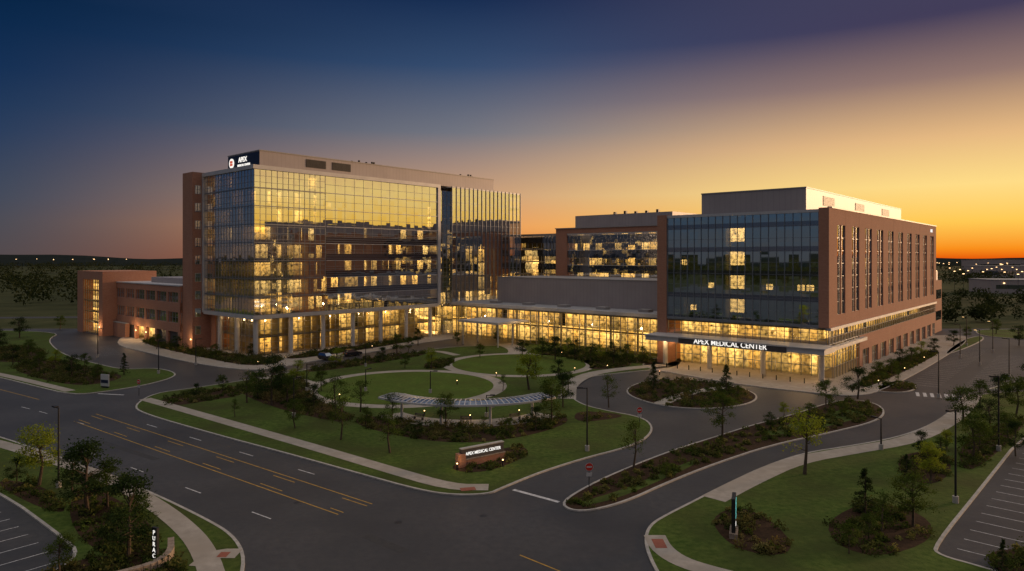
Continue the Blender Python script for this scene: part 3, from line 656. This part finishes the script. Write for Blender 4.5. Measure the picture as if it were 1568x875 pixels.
# ---------------------------------------------------------------- trees
def make_tree(name,seed,kind,mat):
    r=np.random.default_rng(seed); V=[];F=[]
    def limb(a,b,r0,r1,n=7):
        a=np.array(a,float);b=np.array(b,float);d=b-a;d/=np.linalg.norm(d);t=np.cross(d,[.3,.9,.2]);t/=np.linalg.norm(t);s=np.cross(d,t);k=len(V)
        for c,rr in ((a,r0),(b,r1)):
            for i in range(n): an=2*math.pi*i/n; V.append(tuple(c+rr*(math.cos(an)*t+math.sin(an)*s)))
        for i in range(n): F.append((k+i,k+(i+1)%n,k+n+(i+1)%n,k+n+i))
    C=[];S=[]
    if kind=='conifer':
        limb((0,0,0),(0,0,.95),.02,.004)
        for k in range(46):
            h=.1+.88*(k/46)**.9; R=.24*(1-h)**.85+.015; an=r.uniform(0,6.28); e=(math.cos(an)*R,math.sin(an)*R,h-.03); limb((0,0,h),e,.005,.002,4)
            m=60; tt=r.uniform(.15,1.05,size=(m,1)); c=np.array([0,0,h])*(1-tt)+np.array(e)*tt+r.normal(scale=.016,size=(m,3)); C.append(c);S.append(r.uniform(.008,.017,m))
    else:
        sp=.30 if kind=='round' else .22; base=.22 if kind=='round' else .25
        b1=(r.normal()*.02,r.normal()*.02,.35); limb((0,0,0),b1,.024,.017); top=(r.normal()*.03,r.normal()*.03,.8); limb(b1,top,.017,.005)
        K=26 if kind!='sparse' else 18
        for k in range(K):
            h=r.uniform(base+.08,.95); f=(h-base)/(1-base); R=sp*math.sin(math.pi*min(1,f*.85+.12))**.7*r.uniform(.35,1.05); an=k*2.4+r.normal()*.4
            e=np.array([math.cos(an)*R,math.sin(an)*R,h]); st=np.array(b1)*(1-max(0,f-.15))+np.array(top)*max(0,f-.15); st[2]=min(st[2],h-.04) if h>.3 else .25
            limb(st,e,.007,.002,5)
            m=int(r.uniform(70,170)*(1 if kind!='sparse' else .6)); d=r.normal(size=(m,3))*np.array([.058,.058,.042])*r.uniform(.7,1.15); C.append(e+d); S.append(r.uniform(.009,.02,m))
    C=np.concatenate(C);S=np.concatenate(S)
    global rng; rng=r; LV=leafgeo(C,S)
    nV=len(V);nF=len(F); V=V+[tuple(v) for v in LV.tolist()]; F=F+[tuple(int(q) for q in f) for f in (np.arange(len(LV)).reshape(-1,4)+nV)]
    me=bpy.data.meshes.new(name); me.from_pydata(V,[],F); me.materials.append(M['bark']); me.materials.append(M[mat])
    me.polygons.foreach_set('material_index',[0]*nF+[1]*(len(F)-nF)); me.update(); return me
T={'r':[make_tree('broadleaf_crown',s,'round','leaves') for s in (1,2,3)],
   'd':[make_tree('dark_crown',s,'round','leaves_dark') for s in (4,5)],
   'l':[make_tree('light_crown',s,'round','leaves_light') for s in (6,7)],
   's':[make_tree('young_crown',s,'sparse','leaves') for s in (8,9)],
   'y':[make_tree('young_light_crown',s,'sparse','leaves_light') for s in (10,)],
   'c':[make_tree('conifer_crown',s,'conifer','leaves_dark') for s in (11,12)]}
def tree(u,v,hpx,k):
    x,y=G(u,v); h=hpx*y/1045*1.08; nm={'c':'pine_tree','s':'young_tree','y':'young_tree'}.get(k,'broadleaf_tree')
    o=bpy.data.objects.new(nm,random.choice(T[k])); COL.objects.link(o); o.location=(x,y,.1); wv=random.uniform(.95,1.3)
    o.scale=(h*wv,h*wv,h); o.rotation_euler=(0,0,random.uniform(0,6.28))
for t_ in [(60,745,88,'l'),(135,790,105,'d'),(197,862,122,'d'),(92,885,60,'r'),(452,657,42,'r'),(522,675,60,'s'),(416,622,68,'d'),(395,612,40,'r'),(597,695,58,'s'),(378,618,45,'s'),(682,655,48,'r'),(515,642,60,'s'),(552,632,45,'s'),(810,598,56,'l'),(845,650,65,'r'),(862,625,50,'d'),(600,648,42,'s'),(932,625,46,'s'),(1001,600,44,'c'),(1112,608,46,'c'),(1106,668,62,'r'),(1265,630,45,'r'),(970,718,68,'s'),(1232,728,95,'y'),(1313,612,45,'d'),(1325,790,68,'c'),(1398,808,78,'r'),(1388,745,46,'c'),(1425,742,62,'l'),(1490,706,68,'r'),(1530,622,42,'d'),(1535,885,55,'c'),(190,575,32,'c'),(30,518,30,'d'),(92,505,20,'r'),(515,562,26,'l'),(608,545,32,'r'),(640,530,25,'d'),(625,540,22,'r'),(830,548,30,'r'),(880,552,30,'d'),(905,556,28,'r'),(940,560,34,'d'),(870,545,25,'l'),(985,556,25,'r'),(60,572,30,'r'),(110,580,34,'d'),(20,560,30,'d'),(130,565,22,'r'),(85,560,22,'l'),(1345,585,30,'r'),(1378,562,26,'d'),(1410,545,20,'l'),(1460,530,22,'d'),(1480,520,18,'r'),(1375,595,26,'s'),(1560,530,30,'d'),(1525,512,22,'r'),(1555,640,60,'r'),(1580,620,60,'d'),(1475,650,55,'r'),(1350,820,60,'s'),(1300,850,45,'r'),(660,565,30,'l'),(455,585,30,'l'),(770,600,24,'s'),(740,665,24,'s'),(1060,612,26,'s'),(1030,608,20,'r'),(1130,615,22,'r'),(1020,735,24,'r'),(330,548,20,'r'),(270,540,24,'d'),(240,535,22,'r'),(700,528,18,'r'),(760,525,16,'d'),(1500,690,40,'r'),
  (340,602,26,'r'),(300,612,22,'d'),(430,600,36,'d'),(440,618,40,'r'),(480,628,36,'d'),(492,600,30,'r'),(640,672,26,'d'),(780,668,26,'r'),(820,660,34,'d'),(870,600,30,'r'),(855,580,26,'d'),(1240,645,26,'r'),(1180,660,26,'d'),(1290,640,24,'r'),(1410,700,36,'d'),(1440,705,34,'r'),(1515,660,46,'d'),(1545,680,44,'r'),(1330,830,40,'r'),(1415,720,34,'c'),(150,585,26,'r'),(45,548,26,'r'),(0,540,34,'d'),(165,780,60,'r'),(215,820,60,'r'),(180,840,50,'d'),(385,548,20,'d'),(1395,556,22,'r'),(1430,540,20,'d'),(960,556,28,'r'),(850,552,34,'d'),(920,552,22,'l'),(1365,575,24,'r'),(1540,610,34,'d'),(1500,625,40,'r'),(1450,690,30,'l'),(110,760,60,'d'),(25,745,40,'d'),(1555,700,50,'d'),(360,640,26,'s'),(620,565,22,'r'),(585,556,22,'d'),(735,548,20,'r'),(1200,640,22,'l'),(560,655,30,'r'),(800,548,26,'d')]:
    if t_[2]>1: tree(*t_)
rng=np.random.default_rng(3)
def mass(n,rmin,rmax,hmin,hmax,m,thr):
    C=[];S=[]
    for k in range(n):
        a=random.uniform(-math.pi,math.pi); r=math.sqrt(random.uniform(rmin**2,rmax**2)); x,y=r*math.sin(a),r*math.cos(a)
        den=math.sin(x*.011+1.3)+math.sin(y*.009+x*.004)+math.sin((x-y)*.006)
        if den<thr: continue
        h=random.uniform(hmin,hmax); d=rng.normal(size=(m,3)); d/=np.linalg.norm(d,axis=1)[:,None]; d*=np.array([h*.5,h*.5,h*.46])*rng.uniform(.6,1.05,size=(m,1))
        C.append(d+np.array([x,y,h*.52])); S.append(rng.uniform(.06,.12,m)*h)
    leafmesh('distant_trees',np.concatenate(C),np.concatenate(S),'far_leaves')
mass(5600,420,900,7,14,40,-1.1)
mass(9500,900,2300,10,17,20,-1.3)
# scattered trees of the fields to the right
C=[];S=[]
for _ in range(110):
    y=random.uniform(250,420); x=y*random.uniform(.62,.85); h=random.uniform(4,8); m=70
    d=rng.normal(size=(m,3)); d/=np.linalg.norm(d,axis=1)[:,None]; d*=np.array([h*.42,h*.42,h*.46])*rng.uniform(.5,1.05,size=(m,1)); C.append(d+np.array([x,y,h*.55])); S.append(rng.uniform(.06,.11,m)*h)
leafmesh('distant_trees',np.concatenate(C),np.concatenate(S),'far_leaves')
V=[];F=[];n=360
for i in range(n):
    a=2*math.pi*i/n; h=20+12*(.5+.5*math.sin(a*7+1))+8*math.sin(a*17)+4*math.sin(a*41)+random.random()*2; x,y=math.sin(a),math.cos(a)
    V+=[(x*2400,y*2400,0),(x*4200,y*4200,h+6),(x*4600,y*4600,0)]
for i in range(n):
    j=(i+1)%n; F+=[(3*i,3*j,3*j+1,3*i+1),(3*i+1,3*j+1,3*j+2,3*i+2)]
mesh_obj('hills',V,F,['hill'])
for (x,y,w_,d_,h_) in [(330,470,60,30,9),(430,560,50,30,11),(560,640,90,40,14),(520,760,60,30,15),(250,520,30,18,7),(700,900,120,50,17),(820,1200,120,60,20)]:
    S=Bld('distant_warehouse',(x,y,0),-.15); S.box('metal_panels',0,w_,0,d_,0,h_); S.box('roof_membrane',-.3,w_+.3,-.3,d_+.3,h_,h_+.5); S.box('spandrel_glass',3,w_-3,-.1,-.01,h_*.35,h_*.65)
    for k in range(4): S.box('far_lamp',w_*(k+.5)/4,w_*(k+.5)/4+.9,-.5,-.12,h_*.75,h_*.75+.6)
    S.finish()
S=Bld('distant_street_lamps',rz=0)
for _ in range(46):
    y=random.uniform(420,1500); x=y*random.uniform(.6,.78); S.cyl('dark_metal',x,y,.12,0,14,n=6); s=.25+y*.0003; S.box('far_lamp',x-s,x+s,y-s,y+s,14,14+s)
for _ in range(9):
    y=random.uniform(1500,2300); x=-y*random.uniform(.55,.76); s=.6; S.box('far_lamp',x-s,x+s,y-s,y+s,20,21.2); S.cyl('dark_metal',x,y,.2,0,20,n=6)
S.finish()
ribbon('road',[(-420,262),(-130,285),(-60,300)],8,.012,'asphalt_patch',0)
# ---------------------------------------------------------------- lamps
def ptw(x,y,z,W,c=(1,.62,.28),r=.25,name='exterior_lamp'):
    l=bpy.data.lights.new('lamp','POINT'); l.energy=W; l.color=c; l.shadow_soft_size=r; o=bpy.data.objects.new(name,l); COL.objects.link(o); o.location=(x,y,z)
def pt(p,q,z,W,**k): ptw(*PQ(p,q),z,W,**k)
for s in (5,16,27,35): pt(p0-2.6,q0+s,5.5,300); pt(p0+2,q0+s,5.5,150)
for q_ in (90,105,120,145): pt(147,q_,6.5,260)  # point lights before lobby and under tower overhang, no fixtures modelled
for i in range(5): pt(P0+1.2,Q0+3+i*4,8.6,80)
for i in range(6): pt(P0+5+i*9.5,Q0+1.4,8.6,130)
pt(t0+2,219.6,3,500); pt(t0+2,212,3,300); pt(79,184,3,200); pt(t0-1.5,238,3,260)  # wall lights along the service side
pt(141,131,5.8,260)
for i in (0,2,5,6,7,9,16,17): ptw(*blp[i],1.3,26,name='path_lamp')
# ---------------------------------------------------------------- sky
wd=bpy.data.worlds.new('World'); scene.world=wd; wd.use_nodes=True; nt=wd.node_tree; nt.nodes.clear()
class WN(NT):
    def __init__(s): s.t=nt
W=WN(); out=W.n('ShaderNodeOutputWorld'); tc=W.n('ShaderNodeTexCoord'); sp=W.n('ShaderNodeSeparateXYZ'); W.l(tc.outputs['Generated'],sp.inputs[0])
SAZ=math.radians(66); sx,sy=math.sin(SAZ),math.cos(SAZ)
X,Y,Zc=sp.outputs
hl=W.math('SQRT',W.math('MAXIMUM',W.math('ADD',W.math('MULTIPLY',X,X),W.math('MULTIPLY',Y,Y)),1e-5))
c=W.math('DIVIDE',W.math('ADD',W.math('MULTIPLY',X,sx),W.math('MULTIPLY',Y,sy)),hl)
zz=W.math('MAXIMUM',Zc,0.0)
ZEN_FILL=(.62,.57,.55,1)  # zenith brightened above the view, added as ambient fill for the ground
Lr=W.ramp(zz,[(0,lin(76,72,76)),(.04,lin(66,72,84)),(.0725,lin(56,70,90)),(.148,lin(32,57,90)),(.22,lin(12,44,82)),(.30,lin(3,34,68)),(.42,lin(40,55,85)),(.75,ZEN_FILL)])
Cr=W.ramp(zz,[(0,lin(208,115,50)),(.045,lin(236,160,95)),(.09,lin(206,160,122)),(.18,lin(118,120,130)),(.27,lin(54,77,112)),(.353,lin(22,45,82)),(.44,lin(50,62,90)),(.75,ZEN_FILL)])
Rr=W.ramp(zz,[(0,lin(232,95,10)),(.012,lin(250,145,28)),(.045,lin(255,202,84)),(.09,lin(255,220,135)),(.148,lin(230,185,130)),(.22,lin(146,118,110)),(.29,lin(66,60,88)),(.42,lin(66,68,92)),(.75,ZEN_FILL)])
def mr(v,a,b,typ='SMOOTHSTEP'):
    n_=W.n('ShaderNodeMapRange',interpolation_type=typ); W.l(v,n_.inputs[0]); n_.inputs[1].default_value=a; n_.inputs[2].default_value=b; return n_.outputs[0]
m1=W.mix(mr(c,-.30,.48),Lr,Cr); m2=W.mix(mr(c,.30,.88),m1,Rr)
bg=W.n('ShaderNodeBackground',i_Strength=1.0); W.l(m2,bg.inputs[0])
sk=W.n('ShaderNodeTexSky',sky_type='NISHITA'); sk.sun_disc=False; sk.sun_elevation=math.radians(2.5); sk.sun_rotation=SAZ
bg2=W.n('ShaderNodeBackground',i_Strength=.001); W.l(sk.outputs[0],bg2.inputs[0])
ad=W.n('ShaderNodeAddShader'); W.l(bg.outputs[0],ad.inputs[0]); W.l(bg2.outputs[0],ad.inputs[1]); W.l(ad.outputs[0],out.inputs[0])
sl=bpy.data.lights.new('sun','SUN'); sl.energy=2.5; sl.angle=math.radians(8); sl.color=(1,.62,.34); so=bpy.data.objects.new('sun',sl); COL.objects.link(so)
el=math.radians(6.5); az=SAZ; so.rotation_euler=Vector((math.sin(az)*math.cos(el),math.cos(az)*math.cos(el),math.sin(el))).to_track_quat('Z','Y').to_euler()
# ---------------------------------------------------------------- camera
cd=bpy.data.cameras.new('camera'); cam=bpy.data.objects.new('camera',cd); COL.objects.link(cam); cam.location=(0,0,CAMH); cam.rotation_euler=(math.pi/2,0,0)
cd.lens=24; cd.sensor_width=36; cd.shift_y=-42.5/1568; cd.clip_end=20000; cd.clip_start=.5; scene.camera=cam
scene.view_settings.view_transform='Standard'; scene.view_settings.look='None'; scene.view_settings.exposure=0
